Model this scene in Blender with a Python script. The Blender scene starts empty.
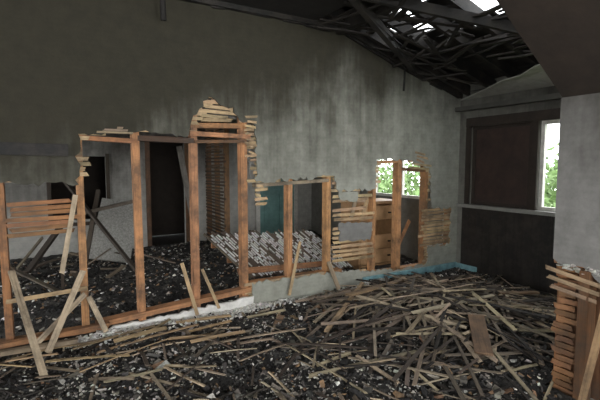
import bpy, math, random
from mathutils import Vector, Matrix, noise
random.seed(7)
R=random.uniform
S=bpy.context.scene
col=S.collection

def lin(r,g,b):
    f=lambda c:((c/255)/12.92) if c/255<=.04045 else ((c/255+.055)/1.055)**2.4
    return (f(r),f(g),f(b))

# ---------------- materials ----------------
def newmat(name):
    m=bpy.data.materials.new(name); m.use_nodes=True
    nt=m.node_tree; b=nt.nodes['Principled BSDF']
    return m,nt,b
def N(nt,t,**k):
    n=nt.nodes.new(t)
    for a,v in k.items():
        if a in n.inputs: n.inputs[a].default_value=v
        else: setattr(n,a,v)
    return n
def L(nt,a,b): nt.links.new(a,b)
def ramp(nt,fac,stops):
    r=nt.nodes.new('ShaderNodeValToRGB'); e=r.color_ramp.elements
    while len(e)<len(stops): e.new(.5)
    for i,(p,c) in enumerate(stops):
        e[i].position=p; e[i].color=(*c,1)
    L(nt,fac,r.inputs[0]); return r.outputs[0]
def mixc(nt,fac,a,b,mode='MIX'):
    n=nt.nodes.new('ShaderNodeMix'); n.data_type='RGBA'; n.blend_type=mode
    for s,v in ((0,fac),(6,a),(7,b)):
        if hasattr(v,'links'): L(nt,v,n.inputs[s])
        elif s==0: n.inputs[0].default_value=v
        else: n.inputs[s].default_value=(*v,1)
    return n.outputs[2]
def math_(nt,op,a,b=None,clamp=False):
    n=nt.nodes.new('ShaderNodeMath'); n.operation=op; n.use_clamp=clamp
    for i,v in enumerate((a,b)):
        if v is None: continue
        if hasattr(v,'links'): L(nt,v,n.inputs[i])
        else: n.inputs[i].default_value=v
    return n.outputs[0]
def noise_(nt,vec,scale,detail=4,rough=.6):
    n=nt.nodes.new('ShaderNodeTexNoise'); n.inputs['Scale'].default_value=scale
    n.inputs['Detail'].default_value=detail; n.inputs['Roughness'].default_value=rough
    if vec: L(nt,vec,n.inputs['Vector'])
    return n.outputs[0]
def mapping(nt,vec,sc,rot=(0,0,0)):
    n=nt.nodes.new('ShaderNodeMapping'); n.inputs['Scale'].default_value=sc; n.inputs['Rotation'].default_value=rot
    L(nt,vec,n.inputs['Vector']); return n.outputs[0]
def bump(nt,b,h,strength,dist=.01):
    n=nt.nodes.new('ShaderNodeBump'); n.inputs['Strength'].default_value=strength
    n.inputs['Distance'].default_value=dist
    L(nt,h,n.inputs['Height']); L(nt,n.outputs[0],b.inputs['Normal'])

def wood_mat(name,rough=.75,charw=0.25):
    m,nt,b=newmat(name)
    at=N(nt,'ShaderNodeAttribute',attribute_name='Col')
    uv=N(nt,'ShaderNodeTexCoord').outputs['UV']
    g=noise_(nt,mapping(nt,uv,(3,70,1)),1.0,5,.65)
    gc=ramp(nt,g,[(.25,(.42,.40,.38)),(.5,(.9,.9,.9)),(.8,(1.2,1.17,1.15))])
    c=mixc(nt,1.0,at.outputs['Color'],gc,'MULTIPLY')
    obj=N(nt,'ShaderNodeTexCoord').outputs['Object']
    n2=noise_(nt,obj,4.5,5,.7)
    f=ramp(nt,n2,[(.42,(0,0,0)),(.66,(charw,charw,charw))])
    c=mixc(nt,f,c,(.045,.036,.028))
    L(nt,c,b.inputs['Base Color']); b.inputs['Roughness'].default_value=rough
    bump(nt,b,g,.35,.004)
    return m
M_wood=wood_mat('stud_wood',.75,.75)
M_lath=wood_mat('lath_wood',.8,.65)
M_char=wood_mat('charred_wood',.7,.6)

def attr_mat(name,rough,bs=40,bstr=.5):
    m,nt,b=newmat(name)
    at=N(nt,'ShaderNodeAttribute',attribute_name='Col')
    obj=N(nt,'ShaderNodeTexCoord').outputs['Object']
    g=noise_(nt,obj,bs,4,.7)
    gc=ramp(nt,g,[(.3,(.5,.5,.5)),(.7,(1.2,1.2,1.2))])
    c=mixc(nt,1.0,at.outputs['Color'],gc,'MULTIPLY')
    L(nt,c,b.inputs['Base Color']); b.inputs['Roughness'].default_value=rough
    bump(nt,b,g,bstr,.01); return m
M_chips=attr_mat('rubble_chips',.75)

def plaster_mat(name,light,soot,zlo,zhi,xw=0.0,x0=0,base=0.0,ghost=.02,blotch=.9):
    m,nt,b=newmat(name)
    obj=N(nt,'ShaderNodeTexCoord').outputs['Object']
    sep=N(nt,'ShaderNodeSeparateXYZ'); L(nt,obj,sep.inputs[0])
    zf=math_(nt,'MULTIPLY',math_(nt,'SUBTRACT',sep.outputs[2],zlo),1/(zhi-zlo))
    xf=math_(nt,'MULTIPLY',math_(nt,'SUBTRACT',x0,sep.outputs[0]),xw)
    n1=noise_(nt,obj,1.0,6,.6)
    nn=math_(nt,'MULTIPLY',math_(nt,'SUBTRACT',n1,.5),1.0)
    n3=noise_(nt,mapping(nt,obj,(2.2,2.2,.8),(0,.5,0)),1,5,.65)
    n3=math_(nt,'MULTIPLY',math_(nt,'SUBTRACT',n3,.5),blotch)
    n5=noise_(nt,mapping(nt,obj,(16,16,.7)),1,3,.6)
    n5=math_(nt,'MULTIPLY',math_(nt,'SUBTRACT',n5,.5),.3)
    f=math_(nt,'ADD',math_(nt,'ADD',zf,xf),math_(nt,'ADD',nn,math_(nt,'ADD',n3,n5)))
    f=math_(nt,'ADD',f,base)
    mr=N(nt,'ShaderNodeMapRange',interpolation_type='SMOOTHSTEP'); L(nt,f,mr.inputs[0])
    c=mixc(nt,mr.outputs[0],light,soot)
    w=math_(nt,'SINE',math_(nt,'ADD',math_(nt,'MULTIPLY',sep.outputs[2],140.0),math_(nt,'MULTIPLY',n1,14)))
    wn=math_(nt,'MULTIPLY',w,ghost)
    n4=noise_(nt,obj,9,8,.7)
    k=math_(nt,'ADD',math_(nt,'ADD',wn,.45),math_(nt,'MULTIPLY',n4,1.1))
    cc=N(nt,'ShaderNodeCombineXYZ'); 
    for i in range(3): L(nt,k,cc.inputs[i])
    c=mixc(nt,1.0,c,cc.outputs[0],'MULTIPLY')
    L(nt,c,b.inputs['Base Color']); b.inputs['Roughness'].default_value=.85
    h=math_(nt,'ADD',noise_(nt,obj,60,5,.7),wn)
    bump(nt,b,h,.3,.006)
    return m
M_part=plaster_mat('sooty_plaster',lin(146,147,137),lin(46,43,31),1.0,3.0,.17,3.0)
M_end=plaster_mat('end_wall_plaster',lin(114,113,106),lin(44,42,37),0.6,3.8,0,0)
M_pier=plaster_mat('pier_plaster',lin(120,119,116),lin(62,59,54),0.9,2.6,0,0)
M_keyed=plaster_mat('fresh_plaster',lin(215,214,210),lin(150,148,142),0.9,2.6,0,0)
M_room=plaster_mat('back_room_plaster',lin(175,174,168),lin(64,60,54),0.9,2.8,.16,2.6)
M_ceilpl=plaster_mat('ceiling_plaster',lin(150,150,142),lin(60,58,54),3.4,4.4,0,0,ghost=0)

def flat_mat(name,c,rough=.7,var=.4,sc=12):
    m,nt,b=newmat(name)
    obj=N(nt,'ShaderNodeTexCoord').outputs['Object']
    n=noise_(nt,obj,sc,5,.7)
    d=tuple(x*(1-var) for x in c); e=tuple(min(1,x*(1+var)) for x in c)
    L(nt,ramp(nt,n,[(.3,d),(.7,e)]),b.inputs['Base Color'])
    b.inputs['Roughness'].default_value=rough; bump(nt,b,n,.3,.01)
    return m
M_black=flat_mat('charred_ceiling',lin(26,23,20),.8,.6,9)
M_soffit=flat_mat('charred_boards',lin(42,34,27),.8,.4,6)
M_blue=flat_mat('blue_painted_wood',lin(120,160,168),.6,.4,8)
M_white=flat_mat('white_painted_wood',lin(200,198,190),.6,.25,14)
M_teal=flat_mat('teal_paint',lin(105,142,138),.55,.25,6)
M_brownboard=flat_mat('burnt_board',lin(48,34,28),.7,.5,5)
M_tan=flat_mat('dresser_wood',lin(175,138,100),.6,.25,7)
M_leaf=flat_mat('leaves',lin(100,124,74),.7,.45,3)
M_grass=flat_mat('grass',lin(110,128,84),.9,.3,2)

def ash_mat():
    m,nt,b=newmat('ash_and_char')
    obj=N(nt,'ShaderNodeTexCoord').outputs['Object']
    n1=noise_(nt,obj,3,6,.7)
    n2=noise_(nt,obj,60,6,.85)
    c=ramp(nt,n1,[(.3,lin(26,25,24)),(.5,lin(56,54,51)),(.7,lin(105,101,95))])
    c2=ramp(nt,n2,[(.35,(.2,.2,.2)),(.55,(.9,.9,.9)),(.75,(2.2,2.2,2.2))])
    c=mixc(nt,1.0,c,c2,'MULTIPLY')
    L(nt,c,b.inputs['Base Color']); b.inputs['Roughness'].default_value=.8
    bump(nt,b,n2,.9,.03); return m
M_ash=ash_mat()

# ---------------- mesh builder ----------------
class MB:
    def __init__(s): s.v=[];s.f=[];s.c=[];s.uv=[]
    def face(s,idx,c,uv): s.f.append(idx); s.c.append(c); s.uv.append(uv)
    def board(s,p0,p1,w,t,c,up=(0,0,1),segs=1,bend=0,rag=0.0,twist=0):
        p0=Vector(p0);p1=Vector(p1);d=p1-p0;Ln=d.length;d.normalize()
        up=Vector(up)
        if abs(d.dot(up))>.97: up=Vector((0,1,0)) if abs(d.y)<.9 else Vector((1,0,0))
        sd=d.cross(up).normalized(); up=sd.cross(d).normalized()
        if twist:
            q=Matrix.Rotation(twist,3,d); sd=q@sd; up=q@up
        b0=len(s.v); uo=R(0,50);vo=R(0,50)
        for i in range(segs+1):
            a=i/segs; ctr=p0+d*Ln*a+up*bend*math.sin(math.pi*a)
            for (sx,sy) in ((-1,-1),(1,-1),(1,1),(-1,1)):
                e=0
                if rag and (i==0 or i==segs): e=R(-rag,rag)
                s.v.append(ctr+sd*sx*w/2+up*sy*t/2+d*e)
        for i in range(segs):
            a=b0+i*4; l0=Ln*i/segs+uo; l1=Ln*(i+1)/segs+uo
            ww=(w,t,w,t); acc=vo
            for k in range(4):
                k2=(k+1)%4
                s.face((a+k,a+k2,a+4+k2,a+4+k),c,((l0,acc),(l0,acc+ww[k]),(l1,acc+ww[k]),(l1,acc)))
                acc+=ww[k]
        e=b0+segs*4
        s.face((b0+3,b0+2,b0+1,b0),c,((uo,vo),(uo,vo+w),(uo+t,vo+w),(uo+t,vo)))
        s.face((e,e+1,e+2,e+3),c,((uo,vo),(uo,vo+w),(uo+t,vo+w),(uo+t,vo)))
    def box(s,x0,x1,y0,y1,z0,z1,c=(.5,.5,.5)):
        dx,dy,dz=x1-x0,y1-y0,z1-z0
        if dz>=dx and dz>=dy: s.board(((x0+x1)/2,(y0+y1)/2,z0),((x0+x1)/2,(y0+y1)/2,z1),dx,dy,c,up=(0,1,0))
        elif dx>=dy: s.board((x0,(y0+y1)/2,(z0+z1)/2),(x1,(y0+y1)/2,(z0+z1)/2),dy,dz,c)
        else: s.board(((x0+x1)/2,y0,(z0+z1)/2),((x0+x1)/2,y1,(z0+z1)/2),dx,dz,c)
    def chip(s,p,sx,sy,sz,c,tilt=.6,az=None):
        m=Matrix.Rotation(R(0,6.28) if az is None else az,3,'Z')@Matrix.Rotation(R(-tilt,tilt),3,'X')@Matrix.Rotation(R(-tilt,tilt),3,'Y')
        b0=len(s.v)
        for (a,b,d) in ((-1,-1,-1),(1,-1,-1),(1,1,-1),(-1,1,-1),(-1,-1,1),(1,-1,1),(1,1,1),(-1,1,1)):
            q=Vector((a*sx*R(.5,1.1),b*sy*R(.5,1.1),d*sz*R(.6,1.1)))/2
            s.v.append(Vector(p)+m@q)
        u=((0,0),(.01,0),(.01,.01),(0,.01))
        for f in ((0,3,2,1),(4,5,6,7),(0,1,5,4),(1,2,6,5),(2,3,7,6),(3,0,4,7)):
            s.face(tuple(b0+i for i in f),c,u)
    def build(s,name,mat,parent=None):
        me=bpy.data.meshes.new(name)
        me.from_pydata([tuple(v) for v in s.v],[],s.f)
        ca=me.color_attributes.new('Col','FLOAT_COLOR','CORNER')
        arr=[]
        for f,c in zip(s.f,s.c): arr+=[c[0],c[1],c[2],1.0]*len(f)
        ca.data.foreach_set('color',arr)
        ul=me.uv_layers.new(name='UVMap'); a2=[]
        for u in s.uv:
            for q in u: a2+=[q[0],q[1]]
        ul.data.foreach_set('uv',a2)
        me.materials.append(mat); me.update()
        o=bpy.data.objects.new(name,me); col.objects.link(o)
        if parent: o.parent=parent
        return o
def empty(name,parent=None):
    e=bpy.data.objects.new(name,None); e.empty_display_size=.1; col.objects.link(e)
    if parent: e.parent=parent
    return e
def vc(c,a=.15):
    k=R(1-a,1+a); return tuple(x*k*R(.95,1.05) for x in c)

def jag(pts,amp,step=.06,flags=None):
    out=[]; n=len(pts)
    for i in range(n):
        a=Vector(pts[i]);b=Vector(pts[(i+1)%n])
        out.append((a.x,a.y))
        if flags is not None and not flags[i]: continue
        d=b-a;k=max(1,int(d.length/step)); nn=Vector((-d.y,d.x)).normalized()
        for j in range(1,k):
            q=a+d*((j+R(-.3,.3))/k)+nn*R(-amp,amp); out.append((q.x,q.y))
    return out
def sheet(name,loops,thick,mat,M,parent=None):
    cu=bpy.data.curves.new(name+'_c','CURVE'); cu.dimensions='2D'; cu.fill_mode='BOTH'; cu.extrude=thick/2
    for lp in loops:
        sp=cu.splines.new('POLY'); sp.points.add(len(lp)-1)
        for i,(x,y) in enumerate(lp): sp.points[i].co=(x,y,0,1)
        sp.use_cyclic_u=True
    ob=bpy.data.objects.new(name+'_c',cu); col.objects.link(ob)
    dg=bpy.context.evaluated_depsgraph_get()
    me=bpy.data.meshes.new_from_object(ob.evaluated_get(dg))
    bpy.data.objects.remove(ob); me.transform(M); me.materials.clear(); me.materials.append(mat)
    o=bpy.data.objects.new(name,me); col.objects.link(o)
    for p in me.polygons: p.use_smooth=False
    if parent: o.parent=parent
    return o
def MY(y): return Matrix(((1,0,0,0),(0,0,-1,y),(0,1,0,0),(0,0,0,1)))
def MX(x): return Matrix(((0,0,1,x),(1,0,0,0),(0,1,0,0),(0,0,0,1)))

ORANGE=lin(192,140,96); ORANGE_D=lin(160,114,76); LATH=lin(190,164,126); LATHG=lin(150,133,110); CH=lin(30,26,22)
YW=4.15; XE=5.04; XK=2.885; YK=1.57
def topz(x): return 3.15 if x<2.9 else 3.15-.3*(x-2.9)

# ---------------- partition wall ----------------
notch=[(1.78,0),(1.79,.27),(2.3,.265),(2.85,.25),(3.4,.2),(3.9,.15),(4.44,.17),(4.47,.42),(4.9,.40),(4.93,.92),(4.52,.96),(4.46,1.5),(4.02,1.63),(3.5,1.62),(3.49,1.25),(2.92,1.24),(2.87,1.42),(2.3,1.39),(1.85,1.37),(1.83,1.7),(1.83,1.97),(1.66,2.02),(1.60,2.14),(1.45,2.16),(1.34,2.23),(1.24,2.1),(1.16,1.98),(1.13,1.84),(.6,1.85),(.17,1.82),(.16,1.38),(-.3,1.40),(-.9,1.37),(-.95,0)]
outer=[(-3.5,0),(-3.5,3.34),(2.9,3.34),(5.04,2.70),(5.04,0)]
pts=outer+notch
flags=[False]*5+[True]*(len(notch)-1)+[False]
wp=empty('wall_partition')
sheet('plaster_front',[jag(pts,.026,.04,flags)],.018,M_part,MY(YW-.009),wp)
nb=[(x+R(-.05,.05),z) for x,z in notch]; nb[0]=(1.74,0);nb[-1]=(-1.0,0)
sheet('plaster_rear',[jag(outer+[(x,min(z,2.02)+(.03 if 1.2<z else -.02 if z>.05 else 0)) for x,z in nb],.02,.06,flags)],.016,M_room,MY(YW+.125),wp)
def inside(x,z,poly):
    c=False;n=len(poly)
    for i in range(n):
        x1,z1=poly[i];x2,z2=poly[(i+1)%n]
        if (z1>z)!=(z2>z) and x<(x2-x1)*(z-z1)/(z2-z1)+x1: c=not c
    return c
hole=notch
mb=MB()
z=.03
while z<3.1:
    x=-3.45;run=None
    while x<5.02:
        solid=not inside(x,z,hole) and z<topz(x)-.03
        if solid and run is None: run=x
        if (not solid or x>5.0) and run is not None:
            a=run-(R(-.01,.10) if run>-3.4 else 0); b=min(x+(R(-.01,.11) if x<4.98 else 0),5.02)
            if b-a>.05: mb.board((a,YW+.005,z),(b,YW+.005+R(-.002,.004),z+R(-.006,.006)*(b-a<2)),.034,.008,vc(LATH,.25),up=(0,1,0),rag=.015)
            run=None
        x+=.02
    z+=.045
for i in range(7):
    mb.board((-.36+R(-.03,.03),YW+.005,1.225-i*.043),(.10+R(-.02,.08),YW+.005,1.235-i*.043+R(-.01,.01)),.034,.008,vc(ORANGE_D,.2),up=(0,1,0),rag=.02)
mb.board((-.4,YW-.03,.43),(.2,YW-.03,.46),.036,.009,LATH,up=(0,1,0),rag=.02)
for i in range(15):
    if i in (2,6): continue
    zz=1.17-i*.056
    mb.board((2.86,YW+.005,zz),(3.5-(R(.05,.3) if i in(1,3,9,10) else R(0,.04)),YW+.005,zz+R(-.02,.02)),.036,.008,vc(LATH,.25),up=(0,1,0),rag=.02)
for i in range(12):
    zz=.92-i*.044
    mb.board((4.36+R(-.08,.05),YW+.005,zz),(4.95,YW+.005,zz+R(-.01,.01)),.034,.008,vc(LATH,.3),up=(0,1,0),rag=.02)
for i in range(5):
    mb.board((1.85,YW+.005,1.33-i*.05),(1.96+R(-.06,.03),YW+.005,1.33-i*.05+R(-.02,.02)),.034,.008,vc(LATH,.2),up=(0,1,0),rag=.02)
YF=YW-.024
for i in range(5):
    mb.board((4.15+R(-.1,.1),YF,1.72-i*.05),(4.42+R(-.1,.08),YF,1.71-i*.05+R(-.03,.02)),.028,.008,vc(LATH,.2),up=(0,1,0),rag=.02)
for i in range(5):
    mb.board((1.26+R(-.06,.14),YF+.028,2.18-i*.045),(1.60+R(-.12,.08),YF+.028,2.17-i*.045+R(-.02,.02)),.034,.008,vc(LATH,.25),up=(0,1,0),rag=.02)
for i in range(11):
    mb.board((1.75+R(-.03,.04),YF,2.05-i*.045),(1.83+R(-.02,.04),YF,2.04-i*.045+R(-.02,.02)),.024,.008,vc(LATH,.25),up=(0,1,0),rag=.02)
for i in range(3):
    mb.board((.25+R(-.03,.25),YF,1.885-i*.022),(.58+R(-.12,.04),YF,1.885-i*.022),.018,.008,vc(LATHG,.15),up=(0,1,0),rag=.02)
mb.build('lath_strips',M_lath,wp)
sheet('plaster_patch',[jag([(2.95,.62),(3.42,.6),(3.45,.83),(2.93,.85)],.02,.05)],.014,M_pier,MY(YW-.007),wp)
sheet('plaster_patch_top',[jag([(2.95,1.13),(3.2,1.1),(3.22,1.22),(2.93,1.23)],.02,.05)],.014,M_part,MY(YW-.007),wp)
sheet('plaster_base_strip',[jag([(.25,.0),(.25,.05),(.7,.07),(1.2,.10),(1.8,.13),(1.8,0)],.014,.05)],.03,M_keyed,MY(YW-.02),wp)
# studs
st=empty('stud_framing',wp)
def stud(x,z0,z1,n,c=ORANGE,w=.05,lean=0):
    m=MB(); m.board((x,YW+.062,z0),(x+lean,YW+.062,z1),w,.1,vc(c,.08),up=(0,1,0),segs=2,rag=.002); m.build('stud_%d'%n,M_wood,st)
for i,(x,w,lean) in enumerate([(-.40,.055,-.02),(.17,.06,.0),(.655,.065,-.02),(1.19,.065,0),(1.72,.07,0),(2.27,.06,0.01),(2.80,.06,0),(3.50,.05,0),(3.93,.07,.0),(4.43,.06,0),(4.93,.05,0),(-1.0,.05,0),(-1.6,.05,0)]):
    stud(x,.06,topz(x)-.12 if x>4 else 2.9,i+1,ORANGE if i not in(9,0) else ORANGE_D,w,lean)
m=MB()
m.box(-1.0,.30,YW+.012,YW+.112,.03,.08,vc(ORANGE_D))
m.board((.25,YW+.05,.09),(1.78,YW+.05,.20),.12,.05,vc(ORANGE))
m.box(1.78,3.0,YW+.012,YW+.112,.22,.27,vc(ORANGE))
m.box(3.0,4.45,YW+.012,YW+.112,.11,.16,vc(ORANGE))
m.build('sole_plate',M_wood,st)
m=MB()
m.board((.17,YW+.06,1.79),(.66,YW+.06,1.77),.1,.04,vc(ORANGE_D))
m.board((.66,YW+.06,1.80),(1.19,YW+.06,1.79),.1,.05,vc(lin(80,58,42)))
m.board((1.19,YW+.06,1.94),(1.72,YW+.06,1.96),.1,.05,vc(ORANGE_D))
m.board((1.14,YW-.02,1.86),(1.78,YW-.02,1.845),.022,.045,vc(ORANGE))
m.board((1.19,YW+.02,1.78),(1.72,YW+.02,1.80),.06,.03,vc(lin(120,85,55)))
m.board((1.85,YW+.06,1.33),(2.8,YW+.06,1.37),.1,.04,vc(LATHG))
m.board((3.5,YW+.05,1.58),(3.93,YW+.05,1.6),.09,.04,vc(ORANGE))
m.board((3.93,YW+.06,1.5),(4.43,YW+.06,1.47),.09,.04,vc(ORANGE_D))
m.build('headers',M_wood,st)
m=MB()
m.board((-.95,YW-.047,1.69),(.08,YW-.047,1.675),.055,.10,lin(8,7,6),rag=.02)
m.build('charred_ledge',M_char)

def single(name,p0,p1,w,t,c,up=(0,0,1),mat=None,bend=0,parent=None):
    m=MB(); m.board(p0,p1,w,t,c,up=up,segs=4,bend=bend,rag=.012); return m.build(name,mat or M_lath,parent)
single('fallen_stud',(-.6,4.03,.10),(.35,4.07,.11),.06,.04,ORANGE_D,mat=M_wood)
single('fallen_stud',(-1.0,3.9,.10),(.1,3.90,.08),.05,.035,LATHG,mat=M_wood)
PALE=lin(190,172,146)
single('leaning_lath',(-.356,4.1,.68),(-.136,3.37,.05),.05,.012,PALE,up=(.4,-1,0))
single('leaning_lath',(.161,4.1,.62),(-.125,3.81,.05),.05,.012,PALE,up=(0,-1,0))
single('leaning_lath',(.13,4.12,1.29),(.0,4.1,.62),.04,.01,PALE,up=(0,-1,0))
single('leaning_lath',(.17,4.08,.42),(-.2,3.95,.10),.045,.012,PALE,up=(0,-1,0))
single('leaning_lath',(.2,4.10,.38),(.32,4.02,.07),.045,.012,PALE,up=(0,-1,0))
single('leaning_lath',(1.03,4.11,.58),(1.14,4.0,.08),.035,.012,LATH,up=(0,-1,0))
single('leaning_lath',(1.23,4.11,.5),(1.37,4.02,.1),.03,.012,LATH,up=(0,-1,0))
single('leaning_lath',(2.76,4.1,.4),(2.83,3.98,.08),.05,.012,LATHG,up=(0,-1,0))
single('leaning_lath',(3.35,4.24,.85),(3.55,4.26,1.3),.05,.02,LATH,up=(0,-1,0),parent=wp)
single('leaning_lath',(3.18,4.24,.85),(3.34,4.26,1.32),.05,.02,LATHG,up=(0,-1,0),parent=wp)
single('leaning_lath',(4.0,4.3,.35),(4.35,4.4,.75),.05,.02,ORANGE,up=(0,-1,0),parent=wp)
single('leaning_lath',(2.2,4.05,.1),(2.38,4.12,.68),.035,.012,LATH,up=(0,-1,0))

m=MB(); m.box(3.3,5.03,YW-.04,YW-.018,.03,.13); m.build('baseboard_partition',M_blue)
m=MB(); m.box(XE-.045,XE-.027,3.75,YW-.05,.03,.13); m.build('baseboard_right',M_blue)

# ---------------- floor ----------------
m=MB()
y=-2.5
while y<9.6:
    m.box(-3.5,XE+.15,y,y+.118,-.1,-.012,vc(lin(60,50,42),.3)); y+=.12
m.build('floor',M_char)

# ---------------- end wall (right) ----------------
we=empty('wall_right')
outl=[(YK,0),(YK,2.70),(YW,2.70),(8.2,2.9),(8.2,0)]
w1=[(2.15,1.0),(2.15,2.08),(2.97,2.08),(2.97,1.0)]
w2=[(3.07,1.0),(3.07,2.08),(3.93,2.08),(3.93,1.0)]
w3=[(4.6,1.0),(4.6,2.08),(6.05,2.08),(6.05,1.0)]
sheet('plaster',[outl,w1,w2,w3],.14,M_end,MX(XE+.07),we)
def window(name,y0,y1,z0,z1,mull=1,mat=M_white):
    e=empty(name); m=MB(); t=.045
    x0,x1=XE+.03,XE+.08
    m.box(x0,x1,y0,y0+t,z0,z1);m.box(x0,x1,y1-t,y1,z0,z1)
    m.box(x0,x1,y0+t,y1-t,z0,z0+t);m.box(x0,x1,y0+t,y1-t,z1-t,z1)
    for i in range(mull):
        yy=y0+(y1-y0)*(i+1)/(mull+1); m.box(x0,x1,yy-.02,yy+.02,z0+t,z1-t)
    m.build('sash',mat,e); return e
w=window('window_1',2.15,2.97,1.0,2.08,1)
w=window('window_3',4.6,6.05,1.0,2.08,1)
w=window('window_2',3.07,3.93,1.0,2.08,0,M_soffit)
m=MB(); m.box(XE+.035,XE+.06,3.115,3.5,1.045,2.035); m.box(XE+.045,XE+.07,3.505,3.885,1.045,2.035); m.build('burnt_boarding',M_brownboard,w)
m=MB()
for (a,b) in ((2.97,3.07),(3.93,4.0),(2.07,2.15)):
    m.box(XE-.03,XE,a,b,1.0,2.16,CH)
m.box(XE-.035,XE,2.07,4.0,2.08,2.2,CH)
m.build('trim_1',M_soffit)
m=MB(); m.box(XE-.09,XE+.03,1.62,4.08,.955,1.0); m.build('trim_2',flat_mat('grey_sill',lin(125,125,120),.6,.2,9))
m=MB(); m.box(XE-.12,XE-.0,1.60,4.13,2.30,2.36); m.build('trim_3',flat_mat('grey_head_trim',lin(70,69,64),.6,.2,9))
m=MB()
yy=1.62
while yy<3.98:
    m.box(XE-.025,XE,yy,yy+.112,.03,.95,vc(lin(22,18,15),.3)); yy+=.115
m.build('trim_4',M_char)

# ---------------- knee wall / pier ----------------
wk=empty('wall_knee')
kn=[(-2.5,0),(-2.5,1.99),(YK,1.99),(YK,.92),(1.5,.88),(1.38,.9),(1.28,.82),(1.2,.84),(.9,.6),(.8,0)]
fl=[False]*3+[True]*6+[False]
sheet('plaster',[jag(kn,.012,.04,fl)],.02,M_pier,MX(XK+.01),wk)
m=MB()
z=.03
while z<1.95:
    m.board((XK+.025,(.98 if z<.85 else -2.45)+R(-.02,.02) if z>.86 else R(1.40,1.44),z),(XK+.025,YK-(.0 if z>.9 else R(.0,.05)),z+R(-.004,.004)),.034,.01,vc(lin(150,108,75),.3),up=(1,0,0),rag=.012)
    z+=.044
m.build('lath',M_lath,wk)
m=MB()
m.box(XK+.035,XK+.135,1.50,1.55,0,1.95,vc(lin(150,105,68)))
m.box(XK-.02,XK+.08,1.33,1.39,.0,.88,vc(lin(105,70,44)))
m.box(XK+.035,XK+.135,.9,.95,0,1.95,vc(lin(120,80,50)))
m.box(XK+.035,XK+.135,.4,.45,0,1.95,vc(lin(120,80,50)))
m.box(XK+.14,XK+.16,.0,YK,0,1.97,vc(lin(110,75,48)))
m.build('studs',M_wood,wk)
m=MB()
for i in range(26):
    m.chip((XK-.002+R(-.004,.02),R(1.22,1.57),.875+R(-.02,.03)),R(.01,.03),R(.02,.05),R(.008,.018),vc(lin(185,183,176)),tilt=.4,az=R(-.3,.3))
m.build('torn_plaster_edge',M_chips,wk)
for k in range(3):
    single('snapped_lath',(XK-.012,1.25+k*.02,.80-k*.05),(XK-.03,1.60-k*.02,.86-k*.06),.026,.009,vc(lin(170,146,116)),up=(-1,0,0),parent=wk)
single('leaning_lath',(XK-.06,1.20,.80),(XK-.10,1.30,.05),.04,.014,lin(165,135,100),up=(-1,0,0))
m=MB(); m.box(XK+.17,XE+.14,YK-.14,YK-.0,0,2.5); m.build('wall_cheek',M_end)

# ---------------- ceilings ----------------
def quadslab(name,P,th,mat):
    me=bpy.data.meshes.new(name)
    v=[tuple(p) for p in P]+[(p[0],p[1],p[2]+th) for p in P]
    me.from_pydata(v,[],[(0,1,2,3),(7,6,5,4),(0,4,5,1),(1,5,6,2),(2,6,7,3),(3,7,4,0)])
    me.materials.append(mat); o=bpy.data.objects.new(name,me); col.objects.link(o); return o
quadslab('ceiling',[(-3.5,-2.5,3.15),(-3.5,YW-.02,3.15),(1.18,YW-.02,3.15),(1.18,-2.5,3.15)],.1,M_black)
quadslab('ceiling_dormer',[(1.18,YK,3.15),(1.18,YW-.02,3.15),(2.55,YW-.02,3.15),(2.75,YK,3.15)],.015,M_black)
quadslab('ceiling_slope',[(1.18,-2.5,3.15),(1.18,YK,3.15),(XK+.02,YK,1.99),(XK+.02,-2.5,1.99)],.12,M_soffit)
quadslab('ceiling_back_room',[(-3.5,YW+.14,3.10),(-3.5,8.2,3.10),(XE+.14,8.2,2.85),(XE+.14,YW+.14,2.52)],.08,M_black)
def rz(x): return 3.15 if x<2.9 else 3.15-.3*(x-2.9)
roof=empty('burnt_roof')
m=MB()
yy=YK+.03
while yy<YW-.03:
    c=vc(lin(15,13,12),.3)
    m.board((1.2,yy,3.235),(2.9,yy,3.235),.05,.13,c)
    m.board((2.85,yy,rz(2.9)+.085),(5.15,yy,rz(5.15)+.075),.05,.13,c); yy+=.40
m.board((2.9,YK,3.12),(2.9,YW-.02,3.12),.08,.12,vc(lin(16,14,12)))
m.build('roof_rafters',M_char,roof)
m=MB()
x=1.2
while x<5.25:
    z=rz(x)+.16+.02
    yy=YK
    while yy<YW+.3:
        ln=R(.12,.34); y2=min(yy+ln,YW+.32)
        cx=x;cy=(yy+y2)/2
        inh=(3.1<cx<4.1 and 2.3<cy<3.85)
        p=.36 if inh else 0
        if 3.2<cx<3.9 and 2.5<cy<3.6: p=.55
        if R(0,1)>p:
            m.board((x,yy,z+R(-.01,.02)),(x,y2+.01,z+R(-.01,.02)),R(.12,.155) if inh else .17,.02,vc(lin(20,18,16),.4),up=(.3 if x>2.9 else 0,0,1),rag=.03 if inh else 0)
        yy=y2
    x+=.145
m.build('roof_sheathing',M_char,roof)
m=MB()
for i in range(80):
    x=R(2.6,4.5);y=R(YK+.1,YW-.1);a=R(-.5,.5)+(math.pi/2 if R(0,1)<.6 else 0);l=R(.3,1.1)
    z=rz(x)-R(-.02,.08)
    dx,dy=math.cos(a)*l/2,math.sin(a)*l/2
    x0=x-dx;x1=x+dx;y0=max(YK+.02,min(YW-.04,y-dy));y1=max(YK+.02,min(YW-.04,y+dy))
    m.board((x0,y0,min(z+R(-.05,.04),rz(x0)+.03)),(x1,y1,min(z+R(-.1,.04),rz(x1)+.03)),R(.025,.07),R(.01,.02),vc(lin(28,24,21),.6),segs=2,bend=R(-.03,.03),rag=.03)
m.board((2.2,3.1,3.13),(3.9,3.95,2.78),.06,.1,vc(lin(18,16,14)),rag=.03)
m.board((2.4,3.2,3.12),(4.3,2.2,2.70),.05,.09,vc(lin(20,17,15)),rag=.03)
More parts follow.
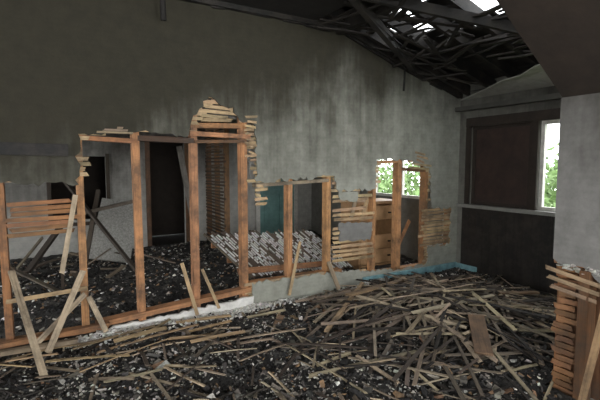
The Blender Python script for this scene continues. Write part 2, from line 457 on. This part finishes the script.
m.board((3.0,4.1,3.1),(3.95,4.1,2.80),.06,.04,vc(lin(24,21,18)))
m.build('hanging_charred_boards',M_char,roof)
me=bpy.data.meshes.new('ceiling_plaster_remnant')
edge=[(5.03,4.13),(4.90,3.8),(4.74,3.5),(4.60,3.2),(4.55,2.95),(4.42,2.7),(4.38,2.4),(4.25,2.1),(4.25,YK+.01)]
v=[];f=[]
for i,(x,y) in enumerate(edge):
    x+=R(-.03,.03)*(i>0)
    xs=[min(x,5.03),(x*2+5.03)/3,(x+5.03*2)/3,5.035]
    for k,q in enumerate(xs): v.append((q,y,rz(q)-.03-(.05 if k==0 and i>1 else 0)))
for i in range(len(edge)-1):
    for k in range(3): f.append((i*4+k,i*4+k+1,i*4+5+k,i*4+4+k))
me.from_pydata(v,[],f); me.materials.append(M_ceilpl); o=bpy.data.objects.new('ceiling_plaster_remnant',me); col.objects.link(o)
so=o.modifiers.new('s','SOLIDIFY'); so.thickness=.015; so.offset=1
m=MB()
x=-3.4
while x<4.9:
    l=R(.15,.5); h0=R(.05,.11)
    m.board((x,YW-.036,rz(x)-h0*.4+.02),(x+l,YW-.036,rz(min(x+l,5))-h0*.4+R(0,.03)),.03,h0,vc(lin(16,14,12),.3),rag=.03); x+=l*.9
m.board((-3.4,YW-.05,3.2),(2.9,YW-.05,3.2),.05,.2,lin(14,13,11)); m.board((2.88,YW-.05,3.22),(5.0,YW-.05,2.585),.05,.2,lin(14,13,11))
m.build('trim_5',M_char)
def cable(name,pts,r):
    cu=bpy.data.curves.new(name,'CURVE'); cu.dimensions='3D'; cu.bevel_depth=r
    sp=cu.splines.new('NURBS'); sp.points.add(len(pts)-1)
    for i,p in enumerate(pts): sp.points[i].co=(*p,1)
    sp.use_endpoint_u=True; cu.materials.append(M_black)
    o=bpy.data.objects.new(name,cu); col.objects.link(o)
cable('hanging_pipe',[(.86,3.9,3.16),(.86,3.9,3.0),(.87,3.91,2.82)],.026)
cable('hanging_wire',[(3.9,4.08,2.86),(3.91,4.08,2.7),(3.9,4.09,2.5)],.013)
cable('hanging_wire',[(2.3,2.2,3.15),(2.9,2.0,2.55),(3.9,1.75,2.6),(4.4,1.9,2.7)],.005)
cable('hanging_wire',[(4.62,2.9,2.62),(4.8,3.4,2.5),(4.9,3.9,2.55)],.005)

# ---------------- other shell walls ----------------
def rect(a,b,c,d): return [(a,c),(a,d),(b,d),(b,c)]
sheet('wall_rear',[rect(-3.5,XK,0,3.2),rect(-2.6,-.6,.8,2.5),rect(.2,2.0,.8,2.4)],.12,M_room,MY(-2.56))
sheet('wall_left',[rect(-2.5,8.2,0,3.2),rect(-1.2,1.4,.7,2.5),rect(4.9,6.9,.7,2.3)],.12,M_room,MX(-3.56))
fw=empty('wall_far')
sheet('plaster',[rect(-3.5,XE,0,3.2),rect(1.5,2.15,.01,2.0),rect(-.1,.75,.6,1.7)],.1,M_room,MY(8.25),fw)
m=MB()
for (a,b) in ((1.42,1.5),(2.15,2.23)): m.box(a,b,8.17,8.2,0,2.08,vc(lin(120,88,65)))
m.box(1.42,2.23,8.17,8.2,2.0,2.09,vc(lin(110,78,55)))
m.box(-.16,-.1,8.17,8.2,.55,1.75,vc(lin(70,60,50)));m.box(.75,.81,8.17,8.2,.55,1.75,vc(lin(70,60,50)));m.box(.3,.35,8.17,8.2,.6,1.7,vc(lin(70,60,50)))
m.box(-.16,.81,8.17,8.2,.5,.56,vc(lin(70,60,50)));
m.build('casings',M_wood,fw)
m=MB(); m.box(-3.5,XE,9.5,9.6,0,3.2);m.box(3.0,3.1,8.3,9.5,0,3.2);m.box(-2,-1.9,8.3,9.5,0,3.2); m.box(-2,3.1,8.3,9.5,3.1,3.2);m.build('wall_hall',M_soffit)
ws=empty('wall_stub')
m=MB()
z=.05
while z<2.6:
    m.board((2.55,7.1+R(-.1,.1),z),(2.55,8.15,z+R(-.02,.02)),.034,.01,vc(lin(100,80,62),.4),up=(1,0,0),rag=.02); z+=.06
for yy in (7.1,7.6,8.1): m.box(2.56,2.65,yy,yy+.05,0,2.8,vc(lin(150,112,78)))
m.build('frame',M_wood,ws)
d=empty('door_1'); m=MB()
X0,X1=3.72,4.55
m.box(X0,X1,8.15,8.19,.05,2.05); 
m.build('slab',M_teal,d)
m=MB()
for (a,b,c,e) in ((X0+.1,X0+.37,.2,.9),(X0+.46,X1-.1,.2,.9),(X0+.1,X0+.37,1.05,1.9),(X0+.46,X1-.1,1.05,1.9)):
    m.box(a,b,8.135,8.15,c,e)
m.build('panels',M_teal,d)
m=MB(); m.box(X0-.09,X0,8.14,8.2,0,2.14);m.box(X1,X1+.09,8.14,8.2,0,2.14);m.box(X0-.09,X1+.09,8.14,8.2,2.05,2.14);m.build('casing',M_white,d)

# ---------------- back-room objects ----------------
fp=empty('fallen_lath_panel')
m=MB() 
def pp(a,b):
    # steeply tilted slab of lath; laths run from upper-left-back (b=1) to lower-right-front (b=0)
    return Vector((1.62+a*1.60+(1-b)*.42,4.72+b*.50,.12+b*.50+.03*math.sin(a*4+1)))
NL=40
for i in range(NL):
    a=i/NL
    m.board(pp(a,R(0,.04)),pp(a,R(.90,1.06)),.034,.01,vc(lin(105,92,80),.35),up=(0,-.7,.7),segs=3,bend=R(-.01,.015),rag=.02)
for j in (0.15,.5,.85):
    m.board(pp(0,j)+Vector((0,.05,-.05)),pp(1,j)+Vector((0,.05,-.05)),.05,.07,vc(ORANGE_D))
m.build('laths',M_lath,fp)
m=MB()
for i in range(NL-1):
    a=(i+.5)/NL; b=R(0,.06)
    while b<.93:
        l=R(.07,.22)
        if R(0,1)<.85:
            m.board(pp(a,b)+Vector((0,-.010,.010)),pp(a,min(b+l,.98))+Vector((0,-.010,.010)),R(.012,.018),.016,vc(lin(222,221,217),.12),up=(0,-.7,.7),rag=.008)
        b+=l+R(.02,.06)
m.build('plaster_keys',M_chips,fp)
single('fallen_board',(1.75,4.46,.33),(3.0,4.46,.28),.07,.03,vc(ORANGE_D),mat=M_wood,up=(0,-1,.4))
dr=empty('dresser')
m=MB()
x0,x1,y0,y1=3.72,4.48,4.75,5.2
m.box(x0-.02,x1+.02,y0-.02,y1,.98,1.02);m.box(x0,x0+.03,y0,y1,.03,.98);m.box(x1-.03,x1,y0,y1,.03,.98)
m.box(x0+.03,x1-.03,y1-.02,y1,.05,.98);m.box(x0+.03,x1-.03,y0+.02,y1-.02,.05,.08)
m.build('carcass',M_tan,dr)
m=MB()
for k in range(4):
    if k!=2: m.box(x0+.035,x1-.035,y0-.005,y0+.02,.1+k*.215,.1+k*.215+.205)
m.build('drawer_fronts',M_tan,dr)
m=MB()
for k in (0,1,3):
    for xx in (x0+.2,x1-.2): m.box(xx-.02,xx+.02,y0-.03,y0-.005,.19+k*.215,.21+k*.215)
m.build('knobs',M_soffit,dr)
m=MB(); m.board((.62,6.8,.12),(.88,7.25,.97),.58,.04,lin(165,164,158),up=(0,-.6,.6)); 
m.build('leaning_plasterboard',M_chips)
m=MB()
m.board((.25,6.3,.09),(.55,7.3,1.15),.06,.05,lin(90,80,70)); m.board((.9,6.1,.09),(.1,7.4,1.3),.05,.04,lin(70,62,54))
m.board((.15,7.0,.8),(1.1,7.0,1.0),.05,.05,lin(110,100,88)); m.board((-.4,6.6,.12),(.3,7.5,1.0),.08,.04,lin(60,52,45))
for i in range(14):
    x=R(-.6,1.6);y=R(5.5,7.4); m.board((x,y,.1),(x+R(-.6,.6),y+R(-.3,.5),R(.12,.5)),R(.03,.07),.02,vc(lin(110,98,84),.4),rag=.02)
m.build('broken_timber_frame',M_wood)
single('roof_beam',( 2.2,7.6,.1),(2.0,8.0,1.9),.09,.06,lin(140,135,128),up=(0,-1,0))

# ---------------- rubble ----------------
rub=empty('burnt_rubble')
def hgt(x,y):
    h=.035+.05*noise.noise(Vector((x*1.1,y*1.1,0)))+.035*noise.noise(Vector((x*3.5,y*3.5,3)))+.02*noise.noise(Vector((x*11,y*11,7)))+.012*noise.noise(Vector((x*30,y*30,1)))
    h+=.13*math.exp(-(((x-3.4)/.9)**2+((y-3.0)/.75)**2))
    k=math.exp(-(((x-1.0)/1.0)**2+((y-4.1)/.25)**2)); h=h*(1-.7*k)
    return max(h,.004)
def terrain(name,x0,x1,y0,y1,st):
    nx=int((x1-x0)/st);ny=int((y1-y0)/st);v=[];f=[]
    for j in range(ny+1):
        for i in range(nx+1):
            x=x0+(x1-x0)*i/nx;y=y0+(y1-y0)*j/ny; v.append((x,y,hgt(x,y)))
    for j in range(ny):
        for i in range(nx):
            a=j*(nx+1)+i; f.append((a,a+1,a+nx+2,a+nx+1))
    me=bpy.data.meshes.new(name);me.from_pydata(v,[],f);me.materials.append(M_ash)
    for p in me.polygons:p.use_smooth=True
    o=bpy.data.objects.new(name,me);col.objects.link(o);o.parent=rub;return o
terrain('ash_layer',-1.6,XK-.01,.6,YK+.01,.022)
terrain('ash_layer_dormer',-1.6,4.98,YK+.01,4.12,.022)
terrain('ash_layer_back',-2.5,4.98,4.12,8.15,.05)
pal=[(lin(18,17,17),5),(lin(38,37,36),5),(lin(72,69,66),4),(lin(112,108,100),2.4),(lin(165,162,155),1.2),(lin(210,208,202),.6),(lin(110,88,66),1.3)]
def pick(p=pal):
    t=sum(w for _,w in p);r=R(0,t)
    for c,w in p:
        r-=w
        if r<=0: return c
    return p[0][0]
m=MB()
for i in range(30000):
    x=R(-1.2,4.95);y=R(.9,4.08)
    if x>XK-.05 and y<YK+.05: continue
    d=math.hypot(x,y)
    if d<1.6: continue
    s=R(.006,.020)*(1+(R(0,1)**9)*2.2)
    c=pick()
    if noise.noise(Vector((x*1.7,y*1.7,20)))>.15: c=tuple(q*1.6 for q in c)
    m.chip((x,y,hgt(x,y)+s*.15),s*R(.8,2.8),s*R(.6,1.3),s*R(.2,.7),vc(c,.25),.8)
m.build('char_chips',M_chips,rub)
m=MB()
for i in range(8000):
    x=R(-2,4.9);y=R(4.3,7.9); s=R(.012,.040)
    if 3.6<x<4.6 and 4.6<y<5.3: continue
    c=pick()
    m.chip((x,y,hgt(x,y)+s*.15),s*R(.8,2.0),s,s*R(.2,.7),vc(tuple(min(1,q*1.6) for q in c),.25),.8)
m.build('char_chips_back',M_chips,rub)
m=MB()
for i in range(2600):
    x=R(.0,1.9) if R(0,1)<.7 else R(1.8,3.6);y=YW-.05-abs(random.gauss(0,.10)); s=R(.008,.028)
    m.chip((x,y,hgt(x,y)+s*.3+R(0,.02)),s*R(.8,1.8),s,s*.6,vc(lin(215,213,207),.15),.8)
for i in range(1700):
    cx,cy=random.choice([(-.2,2.9),(.9,3.2),(1.6,3.5),(.4,2.6),(2.0,2.2),(.2,3.5),(1.3,2.4)])
    x=cx+random.gauss(0,.24);y=min(cy+random.gauss(0,.18),4.05); s=R(.006,.018)
    m.chip((x,y,hgt(x,y)+s*.3),s*R(.8,2),s,s*.5,vc(lin(185,182,174),.25),.8)
m.build('plaster_bits',M_chips,rub)

# lath pile
m=MB()
def lath(x,y,a,l,lift,c,w=.036,t=.008):
    dx,dy=math.cos(a)*l/2,math.sin(a)*l/2
    p=[]
    for s in (-1,1):
        q=Vector((x+s*dx,y+s*dy,0)); q.y=min(q.y,YW-.06); q.x=min(q.x,XE-.06)
        if q.x>XK-.1 and q.y<YK+.06: q.y=YK+.06
        p.append(q)
    for q in p: q.z=hgt(q.x,q.y)+.012+lift*R(.3,1.2)
    mid=(p[0]+p[1])/2
    need=hgt(mid.x,mid.y)+.01-mid.z
    b=max(need,0)*1.0+R(-.004,.01)
    m.board(p[0],p[1],w,t,c,segs=4,bend=b,rag=.012,twist=R(-.5,.5))
lp_pal=[(lin(172,156,132),4),(lin(142,128,110),4),(lin(110,99,86),4),(lin(70,61,53),3.2),(lin(196,180,152),2),(lin(36,31,27),3)]
for i in range(400):
    r=random.gauss(0,1);q=random.gauss(0,1)
    x=3.35+r*.68;y=2.8+q*.64
    if x<1.2 or x>4.9 or y<1.3 or y>4.05: continue
    if x>XK-.15 and y<YK+.1: continue
    a=random.gauss(.75,.45) if R(0,1)<.5 else (random.gauss(2.5,.5) if R(0,1)<.7 else R(0,3.14))
    lath(x,y,a,R(.25,1.25),.12*math.exp(-((x-3.3)**2+(y-2.9)**2)),vc(pick(lp_pal),.2),R(.018,.036),.007)
for i in range(200):
    x=R(-1,3.2);y=R(1.5,3.95)
    lath(x,y,R(0,3.14),R(.1,.5),.02,vc(pick(lp_pal),.25),R(.012,.03))
for i in range(18):
    x=R(-.8,1.4);y=R(3.4,3.95)
    lath(x,y,random.gauss(.05,.25),R(.3,.9),.03,vc(lin(170,146,112),.25),R(.02,.042))
m.build('lath_pile',M_lath,rub)
single('fallen_plank',(3.15,2.35,.22),(2.72,1.95,.14),.13,.022,lin(125,98,74),mat=M_wood)
single('fallen_plank',(3.9,3.75,.16),(2.5,3.35,.24),.07,.02,lin(150,125,95),mat=M_wood)
single('fallen_plank',(4.5,2.6,.16),(3.5,2.9,.22),.06,.02,lin(140,115,90),mat=M_wood)
single('fallen_plank',(2.0,3.0,.09),(3.0,3.75,.2),.04,.018,lin(175,150,118),mat=M_wood)

# ---------------- outdoors ----------------
quadslab('ground',[(5.3,-30,-3),(60,-30,-3),(60,40,-3),(5.3,40,-3)],.05,M_grass)
m=MB()
for k in range(6):
    cx,cy,cz,rr=R(12,15),[0,3.4,6.4,9.5,13,17][k],R(-.9,-.1),R(2.0,2.5)
    for i in range(3000):
        a=Vector((random.gauss(0,1),random.gauss(0,1),random.gauss(0,1))).normalized()*rr*R(.5,1.05)
        m.chip((cx+a.x,cy+a.y,cz+a.z),R(.1,.25),R(.08,.16),.01,vc(lin(125,150,95),.3),1.5)
    m.board((cx,cy,-3),(cx,cy,cz),.25,.25,lin(80,65,50))
m.build('tree_row',M_leaf)

# ---------------- light ----------------
w=bpy.data.worlds.new('overcast'); S.world=w; w.use_nodes=True
nt=w.node_tree; bg=nt.nodes['Background']; bg.inputs[0].default_value=(.95,.98,1.0,1); bg.inputs[1].default_value=6.0
def area(name,loc,rot,sx,sy,p,c=(1,.98,.95),portal=False):
    l=bpy.data.lights.new(name,'AREA'); l.shape='RECTANGLE'; l.size=sx;l.size_y=sy;l.energy=p;l.color=c
    o=bpy.data.objects.new(name,l);o.location=loc;o.rotation_euler=rot;col.objects.link(o)
    if portal: l.cycles.is_portal=True
    return o
h=math.pi/2
area('fill_rear_a',(-1.6,-2.48,1.65),(h,0,0),1.9,1.6,55)  # soft fill lamp added behind the camera, acting as an unseen window
area('fill_rear_b',(1.1,-2.48,1.6),(h,0,0),1.7,1.5,115)  # second, stronger fill lamp added behind the camera, out of view
area('fill_left',(-3.48,.1,1.6),(h,0,-h),2.5,1.7,72)  # lamp added at an unseen opening to light the room from the left
area('fill_back_room',(-3.48,5.9,1.5),(h,0,-h),1.9,1.5,40)  # unseen lamp added to brighten the back room from its left side
area('portal_1',(XE+.15,2.56,1.54),(h,0,h),.82,1.08,1,portal=True)
area('portal_3',(XE+.15,5.3,1.54),(h,0,h),1.45,1.08,1,portal=True)

# ---------------- camera ----------------
cam=bpy.data.cameras.new('camera'); cam.lens=25.2; cam.sensor_width=36; cam.clip_start=.05
co=bpy.data.objects.new('camera',cam); co.location=(0,0,1.55); co.rotation_euler=(math.radians(90-4.76),0,math.radians(-30)); col.objects.link(co)
S.camera=co
S.view_settings.view_transform='Standard'
